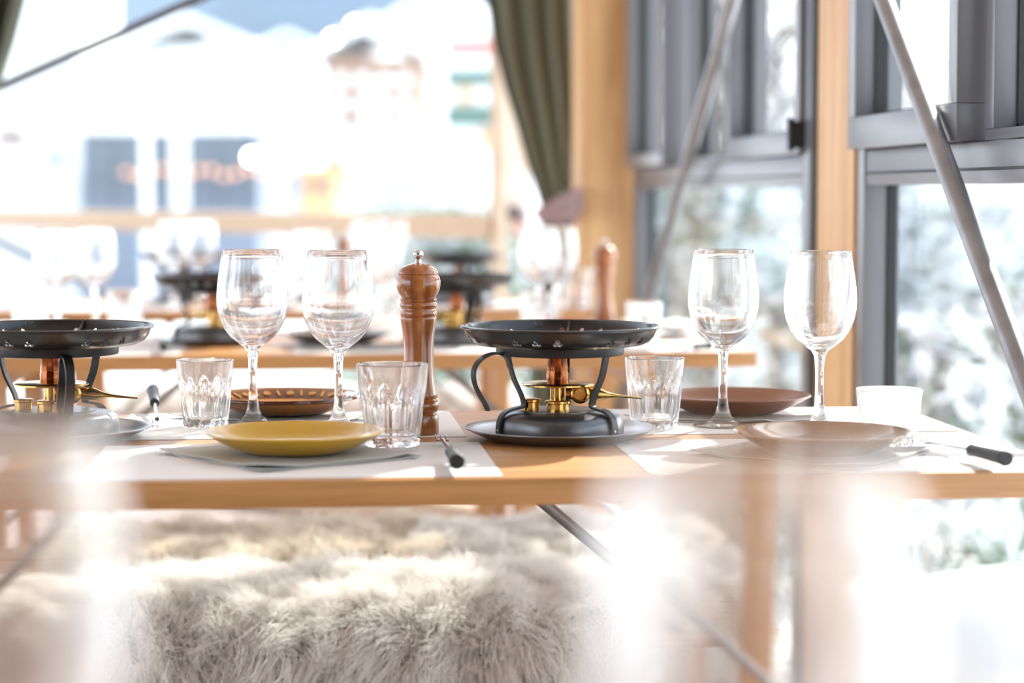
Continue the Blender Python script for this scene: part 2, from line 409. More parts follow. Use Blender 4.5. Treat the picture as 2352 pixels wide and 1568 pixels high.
# benches
def bench(label, y0, x0=-1.0, x1=.66, d=.27):
    b = thing('bench', label, 'bench', ((x0+x1)/2, y0+d/2, 0)); L = x1-x0
    for k in (-1, 1): MB().box((0, k*(d/4+.003), .4125), (L, d/2-.008, .025)).build('seat_board', 'bench', b, bevel=.003)
    for s in (-1, 1):
        for q in (-1, 1): MB().box((s*(L/2-.14), q*(d/2-.05), .20), (.045, .035, .40)).build('leg', 'leg', b, bevel=.003)
        MB().box((s*(L/2-.14), 0, .18), (.03, d-.13, .04)).build('crossbar', 'leg', b, bevel=.003)
    return b
BY1 = Y1B+.10; BY2 = Y2F-.37; BY3 = Y3B+.18; BY4 = Y3F-.33
bench('wooden bench under the white sheepskins behind the front table', BY1)
bench('wooden bench on the near side of the second table', BY2)
bench('wooden bench on the far side of the third table', BY3)
bench('wooden bench on the near side of the third table', BY4)

# ================================================================ SHEEPSKINS
def sheepskin(label, x0, x1, y0, d=.27, seed=1, n=26000, wool='wool', drape=.20, back=.10, L=.062, rad=.00042, group=None, ztop=.425):
    r = np.random.default_rng(seed)
    w = x1-x0; root = thing('sheepskin', label, 'sheepskin', ((x0+x1)/2, y0+d/2, ztop), 0, group)
    tot = drape+d+back
    ph = r.uniform(0, 6, 8)
    def surf(u, v):
        # u across 0..1, v along 0..1 (front hem -> over the seat -> back hem), numpy arrays
        x = (u-.5)*w*(1+.06*np.sin(9*v+ph[0])); s = v*tot
        lump = .010*np.sin(x*17+ph[1])*np.cos(s*15+ph[2]) + .006*np.sin(x*37+s*29+ph[3])
        hem = .03*np.sin(u*8+ph[4])+.015*np.sin(u*23+ph[5])
        s = s + hem*(1-v)
        s0 = drape; rr = .065; la = rr*PI/2; th = .022; fy = -d/2-th        # hanging front, rounded fold over the seat edge, flat top, short back
        q = np.clip((s-s0+la)/la, 0, 1)*PI/2                                 # 0 = hanging, 90 degrees = lying flat
        cyc = fy+rr; czc = th-rr
        y = np.where(s < s0-la, fy, np.where(s < s0, cyc-rr*np.cos(q), np.where(s < s0+d, cyc+(s-s0)*(d/2+.006-cyc)/d, d/2+.006)))
        z = np.where(s < s0-la, czc-(s0-la-s), np.where(s < s0, czc+rr*np.sin(q), np.where(s < s0+d, th, th-(s-s0-d))))
        nx = np.zeros_like(x); tb = np.clip((s-s0-d+.03)/.06, 0, 1)
        ny = -np.cos(q)*(1-tb)+tb; nz = np.sin(q)*(1-tb)+.03
        nl = np.sqrt(ny**2+nz**2); ny /= nl; nz /= nl
        return np.stack([x+nx*lump, y+ny*lump, z+nz*(lump+.004)], -1), np.stack([nx, ny, nz], -1)
    nu, nv = 36, 48
    U, Vv = np.meshgrid(np.linspace(0, 1, nu), np.linspace(0, 1, nv)); P, _ = surf(U.ravel(), Vv.ravel())
    F = [(j*nu+i, j*nu+i+1, (j+1)*nu+i+1, (j+1)*nu+i) for j in range(nv-1) for i in range(nu-1)]
    MB().add(P.tolist(), F).build('hide', 'skin', root)
    nc = n//26
    cu_, cv_ = r.uniform(0, 1, nc), r.uniform(0, 1, nc)
    ci = r.integers(0, nc, n)
    sp = .026
    u = np.clip(cu_[ci]+r.normal(0, sp/w*.5, n), -.02, 1.02); v = np.clip(cv_[ci]+r.normal(0, sp/tot*.5, n), 0, 1)
    Pp, Nn = surf(u, v); Cp, Cn = surf(cu_, cv_)
    # direction of each lock: out of the hide, then falling
    hang = 1-np.clip(Cn[:, 2], 0, 1); fx = .5*np.sin(Cp[:, 0]*9+ph[6]+Cp[:, 2]*14)
    ld = Cn*(1.0-.55*hang)[:, None] + r.normal(0, .16, (nc, 3)); ld[:, 1] -= .45*(1-hang); ld[:, 2] -= .85*hang; ld[:, 0] += fx; ld /= np.linalg.norm(ld, axis=1)[:, None]
    ll = L*r.uniform(.65, 1.25, nc)*(.62+.38*hang); curl = r.normal(0, 1, (nc, 3))*.006; tip = Cp+ld*ll[:, None]
    tip[:, 2] -= .012*(1+1.6*(1-np.clip(Cn[:, 2], 0, 1)))
    K = 7; t = np.linspace(0, 1, K)
    pts = np.zeros((n, K, 3)); Tp = tip[ci]+(Pp-Cp[ci])*.55+r.normal(0, .005, (n, 3))
    mid = Pp+(Nn*.5+ld[ci]*.5)*(ll[ci]*.55)[:, None]+r.normal(0, .003, (n, 3))
    for k, tk in enumerate(t):
        pts[:, k] = (1-tk)**2*Pp + 2*tk*(1-tk)*mid + tk**2*Tp + curl[ci]*(math.sin(tk*7)*tk)
    # keep wool off the seat boards
    hc = bpy.data.hair_curves.new('wool'); hc.add_curves([K]*n)
    hc.position_data.foreach_set('vector', pts.astype(np.float32).ravel())
    ra = hc.attributes.get('radius') or hc.attributes.new('radius', 'FLOAT', 'POINT')
    ra.data.foreach_set('value', np.tile(rad*np.array([1.2, 1.2, 1.15, 1.0, .8, .55, .15]), n).astype(np.float32))
    hc.materials.append(M[wool])
    o = bpy.data.objects.new('wool', hc); COL.objects.link(o); o.parent = root; o['kind'] = 'stuff'
    return root
sheepskin('long haired white sheepskin hanging lowest, below the yellow plate', -.24, .36, BY1, seed=1, n=70000, drape=.26, L=.092, rad=.00034)
sheepskin('sunlit white sheepskin on the front bench, below the black burner', .33, .62, BY1, seed=2, n=32000, drape=.07, L=.075)
sheepskin('white sheepskin at the far left end of the front bench', -.80, -.25, BY1, seed=3, n=22000, drape=.2)
sheepskin('cream sheepskin on the second bench, behind the lowest hanging one', -.38, .20, BY2, seed=4, n=30000, wool='wool2', drape=.12)
sheepskin('white sheepskin on the second bench near the table leg by the window', .19, .66, BY2, seed=5, n=20000, drape=.14)
sheepskin('small blurred white sheepskin under the third table, toward the left rod', -.62, .0, BY3, seed=6, n=9000, rad=.0009, drape=.16)
sheepskin('small blurred white sheepskin under the third table, beside the window side', .02, .58, BY3, seed=8, n=9000, rad=.0009, drape=.16)

# ================================================================ TABLEWARE BUILDERS
def build_wine(label, loc, m='glass', group=None):
    o_ = [(0, 0), (.036, 0), (.0362, .0012), (.034, .0022), (.026, .0038), (.0165, .0072), (.0105, .013), (.0073, .022), (.0056, .034), (.0049, .05), (.0049, .066),
          (.0056, .082), (.0072, .091), (.0105, .0965), (.0185, .1020), (.0275, .1095), (.0350, .1200), (.0402, .1325), (.0429, .146), (.0433, .158), (.0424, .172), (.0402, .188), (.0377, .203), (.0358, .2142)]
    i_ = [(.0353, .2146), (.0348, .2142), (.0366, .203), (.0391, .188), (.0413, .172), (.0421, .158), (.0417, .146), (.0389, .1330), (.0336, .1215), (.026, .1125), (.0165, .1062), (.008, .1035), (0, .103)]
    t = tag(MB().lathe(o_+i_, 72).build('wine_glass', m, angle=60), label, 'wine glass', group)
    t.location = loc; return t
def build_tumbler(label, loc, H=.085, R=.036, m='glass', N=10, top=.72, rb=.77, rz=.1, group=None):
    def ro(z): return R*(rb+(1-rb)*(z/H)**.9)
    def rf(r, z, a):
        if z > H*top or z < .002: return r
        ph = ((a*N/(2*PI)) % 1)-.5                                # -.5...5 inside a facet
        arch = min(1, max(0, (H*top - z)/(H*.16)-(abs(ph)*2)**2*.9)) # arched head of each facet
        return r - arch*R*.055*(1-(abs(ph)*2)**2)*min(1, z/.006)
    zs = [0, .001, .003, .006, .010]+[H*k/26 for k in range(4, 26)]+[H*.985, H]
    V = MB()
    outer = [(0, .0022), (ro(0)*.72, .0018), (ro(0)*.84, 0), (ro(0)*.95, .0006)]+[(ro(z), z) for z in zs[2:]]
    V.lathe(outer+[(ro(H)-.0009, H+.0006)]+[(ro(H)-.0022, H-.0006)], 140, rfun=rf)
    # inner wall, smooth
    th = .0032
    inn = [(ro(H)-.0022, H-.0006), (ro(H*.9)-.0028, H*.9), (ro(H*.6)-th-.001, H*.6), (ro(H*.3)-th-.0022, H*.3), (ro(.014)-th-.0035, .014), (ro(.011)*.6, .0108), (0, .010)]
    V.lathe(inn, 140)
    bm = bmesh.new(); me = bpy.data.meshes.new('t'); me.from_pydata(V.v, [], V.f); bm.from_mesh(me)
    bmesh.ops.remove_doubles(bm, verts=bm.verts, dist=.00003); bm.to_mesh(me); bm.free()
    W_ = MB(); W_.v = [tuple(v.co) for v in me.vertices]; W_.f = [tuple(p.vertices) for p in me.polygons]; bpy.data.meshes.remove(me)
    t = tag(W_.build('tumbler', m, angle=35), label, 'tumbler', group); t.location = loc; t.rotation_euler = (0, 0, rz); return t
def build_mill(label, loc, rz=0, sc=1, group=None):
    s = 1/1961; t = thing('pepper_mill', label, 'pepper mill', loc, rz, group)
    body = [(0, 0), (45, 0), (46.5, 3), (46.5, 42), (44.5, 47), (41, 50), (44.5, 53), (48, 60), (48.5, 68), (46.5, 77), (42, 82), (44, 86), (42.5, 94), (39, 112), (36.2, 135), (34.6, 160), (34.2, 190), (35.4, 220),
            (38, 245), (40.6, 259), (41.4, 266), (41.2, 270), (39.6, 271.5), (41.6, 274), (42, 282), (40, 286), (38.6, 288.5), (39.5, 291), (43, 295), (43.4, 300), (41.6, 303), (39.8, 305), (41.8, 307), (42.2, 312), (0, 312)]
    MB().lathe([(r*s, z*s) for r, z in body], 64).build('body', 'mill', t, angle=50)
    head = [(0, 312.4), (39, 312.4), (40, 318), (44, 323), (48.8, 333), (51, 344), (51.2, 352), (49.5, 361), (46, 366), (44.6, 368), (46.2, 370), (44, 377), (38, 384), (28, 390), (15, 394), (0, 395)]
    MB().lathe([(r*s, z*s) for r, z in head], 64).build('head', 'mill', t, angle=50)
    k = [(0, 393), (9, 393), (8, 398), (6, 402), (7, 405), (10.5, 408), (12, 413), (12, 417), (10, 421), (6, 424), (0, 425)]
    MB().lathe([(r*s, z*s) for r, z in k], 32).build('knob', 'chrome', t)
    t.scale = (sc,)*3; return t
def build_plate(label, loc, m, R=.094, H=.026, rz=0, pattern=False, cat='plate', group=None, rimm=None):
    t = thing('plate', label, cat, loc, rz, group)
    pr = [(0, .0015), (R*.50, .0015), (R*.55, 0), (R*.60, .0015), (R*.72, H*.30), (R*.88, H*.68), (R*.97, H*.93), (R, H), (R*.995, H+.0016), (R*.97, H+.0008), (R*.86, H*.80), (R*.74, H*.52), (R*.63, H*.34), (R*.55, H*.28), (0, H*.26)]
    MB().lathe(pr, 96).build('dish', m, t, angle=60)
    if pattern:
        def rz_(q): return H*.52+(q-.74)/(.86-.74)*(H*.80-H*.52)
        MB().lathe([(R*.955, H*.985), (R*.995, H+.0022), (R*1.003, H+.001), (R*1.003, H-.0015), (R*.985, H-.003)], 96).build('rim', 'amber_dark', t)
        MB().lathe([(R*.74, H*.52+.0004), (R*.80, H*.66+.0007), (R*.88, H*.83+.0007), (R*.957, H*.99+.0006)], 96).build('inner_band', 'amber_dark', t)
        n = 34; dm = bm_ = None
        for k in range(n):
            a = 2*PI*k/n; q = .83; sl = math.atan2(H*.28, R*.12)
            Rt = Matrix.Rotation(a, 3, 'Z') @ Matrix.Rotation(-sl, 3, 'Y') @ (Matrix.Rotation(.25, 3, 'Z') if k % 2 else Matrix.Identity(3))
            if k == 0: o = dm = MB().lathe([(0, .0009), (.0018, .0007), (.0021, 0), (.0034, 0), (.0039, .0009), (.0045, .0009), (.0048, 0)], 14).build('ring_ornament', 'amber_light', t)
            elif k == 1: o = bm_ = MB().box((0, 0, 0), (.012, .0022, .0016)).build('stroke_ornament', 'amber_light', t)
            else: o = (bm_ if k % 2 else dm).copy(); COL.objects.link(o); o.parent = t
            o.location = (R*q*math.cos(a), R*q*math.sin(a), rz_(q)+.0016); o.rotation_euler = Rt.to_euler()
    return t
def build_placemat(label, x0, x1, y0, y1, group=None, rz=0):
    w, d = x1-x0, y1-y0
    o = MB().box((0, 0, .0003), (w, d, .0006)).build('placemat', 'paper', smooth=False)
    o.location = ((x0+x1)/2, (y0+y1)/2, .7502); o.rotation_euler = (0, 0, rz); return tag(o, label, 'placemat', group)
def build_napkin(label, loc, size=.24, rz=.78, m='linen', seed=0, layers=2, curl=.008, group=None):
    r = random.Random(seed); n = 14; mb = MB()
    ph = [r.uniform(0, 6) for _ in range(4)]
    for L in range(layers):
        V = []; F = []; off = L*.0022; s = size*(1-.012*L)
        for sd in (0, 1):
            for j in range(n+1):
                for i in range(n+1):
                    u, v = i/n-.5, j/n-.5
                    e = max(abs(u), abs(v))*2; cor = (abs(u)+abs(v))
                    z = .0012+off+.0009*math.sin(u*15+ph[0])*math.cos(v*13+ph[1])+curl*max(0, cor-.8)**1.5*4*(.5+.5*math.sin(ph[2]+5*u))
                    V.append((u*s+.002*L, v*s, max(.0008, z)+sd*.0013))
        q = (n+1)**2
        for j in range(n):
            for i in range(n):
                a = j*(n+1)+i; F.append((a, a+n+1, a+n+2, a+1)); F.append((q+a, q+a+1, q+a+n+2, q+a+n+1))
        for i in range(n):
            for (a, b) in ((i, i+1), (n*(n+1)+i+1, n*(n+1)+i), ((i+1)*(n+1), i*(n+1)), (i*(n+1)+n, (i+1)*(n+1)+n)): F.append((a, b, q+b, q+a))
        mb.add(V, F)
    o = mb.build('napkin', m, angle=60); o.location = loc; o.rotation_euler = (0, 0, rz); return tag(o, label, 'napkin', group)
def build_fork(label, p_tip, p_end, group=None, hl=.40, tilt=0):
    """short fork, tines at p_tip, black handle ending at p_end; built along +X"""
    a = Vector(p_tip); b = Vector(p_end); d = b-a; L = d.length
    t = thing('fork', label, 'fork', a, math.atan2(d.y, d.x), group); t.rotation_euler = (0, -math.asin(d.z/L), math.atan2(d.y, d.x))
    MB().lathe([(0, 0), (.0058, .0005), (.0066, .003), (.0060, .010), (.0066, .04), (.0075, L*hl*.9), (.0083, L*hl-.004), (.0075, L*hl), (0, L*hl)], 20).build('handle', 'black', t)
    hd = t.children[0]; hd.rotation_euler = (0, PI/2, 0); hd.location = (L*(1-hl), 0, .0035)
    MB().tube([(L*(1-hl)+.005, 0, .0035), (L*(1-hl)-.02, 0, .0035), (.045, 0, .001), (.035, 0, 0)], [.0026, .0024, .0022, .003], 10).build('neck', 'chrome', t)
    f = MB().strap([(.040, 0, 0), (.032, 0, -.0008), (.026, 0, -.0012)], .014, .0016, (0, 1, 0))
    for k in (-1, 0, 1): f.tube([(.028, k*.0055, -.001), (.016, k*.0058, -.0006), (0, k*.0058, .003)], [.0013, .0012, .0006], 8)
    f.build('tines', 'chrome', t); return t

def build_burner(label, loc, handle_ang, valve_ang=0, group=None):
    """table burner: round tray, domed base, brass fittings, three strap legs, loop handle, ring and flat divided pan"""
    t = thing('table_burner', label, 'burner', loc, 0, group); t.scale = (.985, .985, 1.02)
    MB().lathe([(0, .0005), (.070, .0005), (.086, .0015), (.104, .0090), (.1105, .0125), (.1125, .0130), (.1125, .0142), (.110, .0142), (.103, .0107), (.085, .0032), (.070, .0022), (0, .0022)], 96).build('tray', 'tray', t)
    MB().lathe([(.0745, .0022), (.0752, .004), (.0755, .014), (.0748, .0205), (.0722, .0262), (.0660, .0302), (.0560, .0318), (.049, .0325), (.049, .0335), (.046, .0338), (0, .0338)], 96).build('base', 'iron2', t)
    # brass fittings
    br = MB()
    def cap(x, y, r, z0, z1):
        br.lathe([(0, z0), (r*.88, z0), (r*.88, z1-.004), (r*1.06, z1-.003), (r*1.06, z1-.0008), (r*.9, z1), (0, z1)], 40, (x, y, 0), rfun=lambda q, z, a: q*(1+.02*math.cos(a*24)) if z < z1-.002 else q)
    cap(-.035, -.006, .0115, .0338, .0465); cap(-.0045, -.018, .0145, .0338, .0455)
    br.build('cap', 'brass', t)
    MB().lathe([(0, .0338), (.0085, .0338), (.0085, .062), (0, .062)], 40, (-.003, 0, 0)).build('burner_tube', 'brass', t)
    MB().lathe([(0, .0600), (.040, .0608), (.043, .0615), (.043, .0630), (.040, .0640), (0, .0650)], 64, (-.003, 0, 0)).build('heat_disc', 'brass', t)
    MB().lathe([(0, .0640), (.0125, .0640), (.0130, .066), (.0130, .074), (.0122, .0765), (.0122, .0785), (.0124, .080), (.0112, .0905), (.0118, .0915), (.0118, .0925), (.0095, .0930), (0, .0930)], 40, (-.003, 0, 0),
               rfun=lambda q, z, a: q*(1+.035*math.cos(a*10)) if .066 < z < .09 else q).build('wick_tube', 'copper', t)
    v = bpy.data.objects.new('valve', None); COL.objects.link(v); v.parent = t; v.rotation_euler = (0, 0, valve_ang)
    k = MB()
    k.tube([(.006, 0, .0515), (.026, 0, .0515)], [.0070, .0075], 20)
    k.lathe([(0, -.004), (.0105, -.004), (.0110, -.002), (.0110, .006), (.009, .0075), (.0065, .0078), (.0062, .0062), (0, .0060)], 28)
    # turn the knob just added to face -Y (it is the last 28-sided lathe)
    nv = len(k.v); start = nv-(28*6+2); R = Matrix.Rotation(PI/2, 3, 'X')
    for i in range(start, nv): q = R @ Vector(k.v[i]); k.v[i] = (q.x+.022, q.y-.010, q.z+.0520)
    k.build('knob', 'brass', v)
    V = []; F = []; sec = [(.030, .0065, .009), (.040, .0075, .010), (.048, .0068, .0095), (.056, .0040, .0075), (.066, .0022, .005), (.080, .0014, .0035), (.097, .0010, .0022)]
    for (x, hz, hy) in sec:
        zc = .0520-(x-.03)*.10
        for q in range(14): a = 2*PI*q/14; V.append((x, math.cos(a)*hy, zc+math.sin(a)*hz))
    for i in range(len(sec)-1):
        for q in range(14): F.append((i*14+q, i*14+(q+1) % 14, (i+1)*14+(q+1) % 14, (i+1)*14+q))
    F.append(tuple(range(14))); F.append(tuple(range((len(sec)-1)*14, len(sec)*14)))
    MB().add(V, F).build('lever', 'brass', v)
    # legs
    prof = [(.0665, .1015), (.0645, .090), (.0595, .072), (.0500, .053), (.0465, .043), (.0475, .0385), (.0545, .0370), (.0665, .0340), (.0748, .0275), (.0778, .018), (.0782, .006)]
    for kk in range(3):
        a = handle_ang+kk*2*PI/3; ca, sa = math.cos(a), math.sin(a); side = (-sa, ca, 0)
        MB().strap([(p.x*ca, p.x*sa, p.y) for p in spline([(r_, z_, 0) for r_, z_ in prof], 5)], .0105, .0028, side).build('leg', 'iron', t, angle=50)
        MB().lathe([(0, .0015), (.0018, .0012), (.0026, 0)], 12, (0, 0, 0)).build('rivet', 'chrome', t)
        rv = t.children[-1]; rv = [c for c in t.children if c.name.startswith('rivet')][-1]
        rv.location = (.0783*ca, .0783*sa, .0125); rv.rotation_euler = (0, PI/2, a)
    hprof = [(.0640, .083), (.0670, .0925), (.0760, .0985), (.088, .0985), (.1010, .0925), (.1085, .082), (.1085, .069), (.1025, .055), (.0950, .043), (.0915, .0355)]
    a = handle_ang; ca, sa = math.cos(a), math.sin(a)
    MB().strap([(p.x*ca, p.x*sa, p.y) for p in spline([(r_, z_, 0) for r_, z_ in hprof], 6)], .0105, .0026, (-sa, ca, 0)).build('handle', 'iron', t, angle=50)
    MB().lathe([(.0715, .0965), (.0745, .0965), (.0752, .098), (.0752, .1065), (.0725, .1065), (.0715, .098)], 80, closed=True).build('support_ring', 'iron', t)
    # pan with clover shaped holes punched through its wall
    R = .1160
    pr = [(0, .1065), (.086, .1065), (.0965, .1078), (.1050, .1115), (.1100, .1170), (.1128, .1235), (.1140, .1260), (.1160, .1262), (.1172, .1275), (.1165, .1290), (.1145, .1296), (.1120, .1285), (.1108, .1240), (.1080, .1180), (.1032, .1130), (.0955, .1097), (.086, .1085), (0, .1085)]
    pan = MB().lathe(pr, 120).build('pan', 'enamel', t, smooth=False)
    cut = MB()
    for base in [math.radians(-111+q*60) for q in range(6)]:
        for dd in (-.22, 0, .22):
            a = base+dd*1.03+math.copysign(.06, math.cos(base))*0
            for (da, dz) in ((-.024, -.0014), (.024, -.0014), (0, .0022)):
                q = a+da; c = Vector((math.cos(q)*.108, math.sin(q)*.108, .1150+dz*1.25)); dr = Vector((math.cos(q), math.sin(q), -.35)).normalized()
                cut.tube([c-dr*.009, c+dr*.010], .0026, 10)
    co = cut.build('cutter', 'iron', t, smooth=False)
    md = pan.modifiers.new('b', 'BOOLEAN'); md.object = co; md.operation = 'DIFFERENCE'; md.solver = 'EXACT'; md.use_self = True
    bpy.context.view_layer.update()
    me = bpy.data.meshes.new_from_object(pan.evaluated_get(bpy.context.evaluated_depsgraph_get()))
    pan.modifiers.clear(); pan.data = me; bpy.data.objects.remove(co)
    me.polygons.foreach_set('use_smooth', [True]*len(me.polygons)); me.set_sharp_from_angle(angle=math.radians(32))
    for kk in range(3):
        a = 2*PI*kk/3+1.35; ca, sa = math.cos(a), math.sin(a)
        MB().strap([(q*ca, q*sa, z) for q, z in ((.012, .1115), (.05, .1115), (.085, .113), (.100, .1185), (.108, .1235), (.1125, .1275))], .003, .006, (-sa, ca, 0)).build('divider', 'enamel', t)
    return t

# ================================================================ FRONT TABLE (sharp)
TZ = .75
# paper placemats
mx = G(1155, 1094, TZ).x
pm0 = build_placemat('paper placemat under the yellow plate', mx-.42, mx, Y1F+.012, Y1F+.312)
mxr = G(1500, 1092, TZ).x
build_placemat('paper placemat under the glossy ochre plate', mxr, .782, Y1F+.012, Y1F+.312)
build_placemat('paper placemat under the amber plate with ornaments', mx-.42, mx-.01, Y1B-.312, Y1B-.012)
build_placemat('paper placemat under the matt terracotta plate', mxr+.01, .775, Y1B-.312, Y1B-.012)
build_placemat('paper placemat edge beneath the large burner whose handle faces front', mx-.90, mx-.50, Y1F+.012, Y1F+.312)
MZ = TZ+.001
def napk(label, corners, z, m='linen', th=.0022, folds=2):
    """folded cloth whose four corners lie at the given points"""
    P = [Vector(c) for c in corners]; o_ = sum(P, Vector())/4; n = 16; mb = MB()
    for L in range(folds):
        V = []; F = []
        for sd in (0, 1):
            for j in range(n+1):
                for i in range(n+1):
                    u, v = i/n, j/n; p = (P[0]*(1-u)+P[1]*u)*(1-v)+(P[3]*(1-u)+P[2]*u)*v-o_; p *= (1-.02*L)
                    e = max(0, abs(u-.5)+abs(v-.5)-.78)
                    V.append((p.x, p.y, .0006+L*th+.0005*math.sin(u*14+L)*math.cos(v*11)+e*.022*(1 if (u < .5) == (L == 0) else .3)+sd*.0012))
        q = (n+1)**2
        for j in range(n):
            for i in range(n):
                a = j*(n+1)+i; F.append((a, a+n+1, a+n+2, a+1)); F.append((q+a, q+a+1, q+a+n+2, q+a+n+1))
        for i in range(n):
            for (a, b) in ((i, i+1), (n*(n+1)+i+1, n*(n+1)+i), ((i+1)*(n+1), i*(n+1)), (i*(n+1)+n, (i+1)*(n+1)+n)): F.append((a, b, q+b, q+a))
        mb.add(V, F)
    o = mb.build('napkin', m, angle=60); o.location = (o_.x, o_.y, z); return tag(o, label, 'napkin')
def g(px, py): v = G(px, py, TZ); v.z = 0; return v
napk('grey linen napkin under the yellow plate', [g(362, 1043), g(604, 1088), g(968, 1054), g(700, 1012)], MZ)
napk('pale grey linen napkin under the glossy ochre plate', [g(1585, 1046), g(1975, 1083), g(2135, 1044), g(1800, 1008)], MZ)
napk('grey linen napkin under the amber plate with ornaments', [g(386, 962), g(690, 983), g(850, 968), g(560, 947)], MZ)
napk('grey linen napkin under the matt terracotta plate', [g(1432, 965), g(1760, 981), g(1900, 967), g(1600, 948)], MZ)
PZ = MZ+.0056
build_plate('deep yellow glazed plate at the front', T(677, 2.335, PZ), 'yellow', R=.0978, H=.021)
build_plate('ochre brown glossy plate at the front, beside the smooth rimmed tumbler', T(1889, 2.335, PZ), 'ochre', R=.0955, H=.021)
build_plate('amber brown plate with ring and stroke ornaments inside its rim', T(652, 2.75, PZ), 'amber', R=.0985, H=.021, pattern=True)
build_plate('matt terracotta plate at the back, behind the wine glasses near the window', T(1683, 2.76, PZ), 'terra', R=.0990, H=.021)

gw = [('wine glass behind the yellow plate, nearest the faceted tumbler and black fork', 582, 2.64),
      ('wine glass behind the yellow plate, next to the tall pepper mill', 778, 2.60),
      ('wine glass in front of the terracotta plate with its foot fully visible', 1660, 2.64),
      ('wine glass with the slim wooden post behind it, before the window', 1881, 2.58)]
wg0 = build_wine(gw[0][0], T(gw[0][1], gw[0][2], MZ), group='wine glasses on the front table')
for lb, px, D in gw[1:]: dup(wg0, T(px, D, MZ), random.uniform(0, 3), lb, 'wine glasses on the front table')
tg = 'tumblers on the front table'
build_tumbler('small faceted tumbler between the black fork and the first wine glass', T(472, 2.635, MZ), .081, .0348, rz=.1, group=tg)
build_tumbler('larger faceted tumbler in front of the tall pepper mill', T(902, 2.43, MZ), .092, .0405, rz=.25, group=tg, N=10)
build_tumbler('faceted tumbler between the black burner and the terracotta plate', T(1503, 2.615, MZ), .085, .0362, rz=.4, group=tg)
build_tumbler('short tumbler with smooth upper half behind the ochre plate', T(2041, 2.44, MZ), .063, .0372, rz=.2, top=.52, rb=.80, N=14, group=tg)
build_mill('tall turned wooden pepper mill with chrome knob', T(962, 2.555, MZ), rz=.6)
bg = 'table burners with flat black pans'
b1 = build_burner('black table burner with brass valve in the centre of the front table', T(1286, 2.51, TZ), PI+.3, 0, bg)
b2 = build_burner('black table burner cut by the picture edge, loop handle toward the viewer', T(126, 2.51, TZ), -PI/2+.28, 0, bg)
build_fork('fork with black handle lying beside the tall pepper mill', G(1012, 1004, .757), G(1050, 1068, .762), hl=.34)
build_fork('fork with black handle on the table corner by the window', G(2108, 1010, .757), G(2312, 1061, .762), hl=.38)
build_fork('fork with black handle hanging over the far table edge behind the tumbler', T(362, 2.62, .756), T(351, 2.90, .768), hl=.45)

# ================================================================ SECOND TABLE (blurred)
S = 'on the second table'
for lb, x0, x1, ya_, yb_ in (('paper placemat on the second table, nearest the picture edge', -.62, -.22, Y2F+.01, Y2F+.29), ('paper placemat on the second table under the brown plate', -.02, .36, Y2F+.01, Y2F+.29),
                  ('paper placemat on the second table at its window end', .43, .78, Y2F+.01, Y2F+.29), ('paper placemat on the far half of the second table beside the small mill', .36, .76, Y2B-.3, Y2B-.01),
                  ('paper placemat on the far half of the second table behind the tumblers', -.60, -.2, Y2B-.3, Y2B-.01)):
    build_placemat(lb, x0, x1, ya_, yb_)
GF = 'wine glasses on the second table'
far0 = None
for lb, px, D, grp in (('wine glass on the second table, closest to the picture edge', 132, 4.25, GF), ('wine glass on the second table, second from the picture edge', 220, 4.36, GF),
        ('wine glass on the second table seen between the two front glasses', 716, 4.3, GF), ('wine glass on the second table beside the head of the tall mill', 878, 4.42, GF),
        ('wine glass before the curtain, the one farther from the post', 1238, 4.50, GF), ('wine glass before the curtain, the one nearer the post', 1280, 4.60, GF),
        ('wine glass on the third table, above the black pan, first of the pair', 400, 5.38, 'wine glasses on the third table'), ('wine glass on the third table, above the black pan, second of the pair', 460, 5.50, 'wine glasses on the third table'),
        ('wine glass on the third table beside the small brown mill', 842, 5.40, 'wine glasses on the third table'), ('wine glass on the third table, next toward the curtain from the small mill', 898, 5.54, 'wine glasses on the third table')):
    if far0 is None: far0 = build_wine(lb, T(px, D, MZ), 'glass', grp)
    else: dup(far0, T(px, D, MZ), 0, lb, grp)
tf0 = None
for lb, px, D, sc in (('tumbler on the second table above the cut off burner', 72, 4.08, 1), ('tumbler on the second table beside the pair of wine glasses', 288, 4.38, 1.04),
        ('tumbler on the second table between front glass and tall mill', 882, 4.24, 1), ('tumbler on the second table behind the burner pan', 1235, 4.38, 1.0),
        ('tumbler on the second table at its window end', 1478, 4.05, .94)):
    if tf0 is None: tf0 = build_tumbler(lb, T(px, D, MZ), .086, .0365, 'glass', group='tumblers on the second table')
    else: dup(tf0, T(px, D, MZ), random.uniform(0, 1), lb, 'tumblers on the second table', scale=(sc,)*3)
dup(tf0, T(1325, 5.4, MZ), .3, 'tumbler on the third table before the wooden corner post', 'tumblers on the third table', scale=(1.15,)*3)
dup(tf0, T(655, 5.42, MZ), .3, 'tumbler on the third table behind the first front glass', 'tumblers on the third table')
build_mill('smaller pepper mill on the second table before the corner post', T(1388, 4.5, MZ), .2, sc=.875)
build_mill('small blurred pepper mill on the third table behind the second front glass', T(793, 5.55, MZ), .2, sc=.86)
dup(b1, T(488, 4.12, TZ), 2.2, 'blurred black burner on the second table behind the first front glass', bg)
dup(b1, T(1046, 4.12, TZ), -2.4, 'blurred black burner on the second table behind the tall pepper mill', bg)
dup(b1, T(425, 5.66, TZ), 1.2, 'blurred burner on the third table, partly above the other black pan', bg)
dup(b1, T(1050, 5.64, TZ), 1.9, 'blurred burner on the third table, the one nearer the curtain', bg)
pl = build_plate('dark brown plate on the second table behind the front glasses', T(772, 4.06, MZ+.003), 'stone', R=.105, H=.022)
dup(pl, T(1290, 4.85 if False else 4.45, MZ), 0, 'dark red plate beside the small mill on the second table', swap='red', scale=(.6, .6, .9))
dup(pl, T(640, 5.62, MZ), 0, 'dark brown plate on the third table')
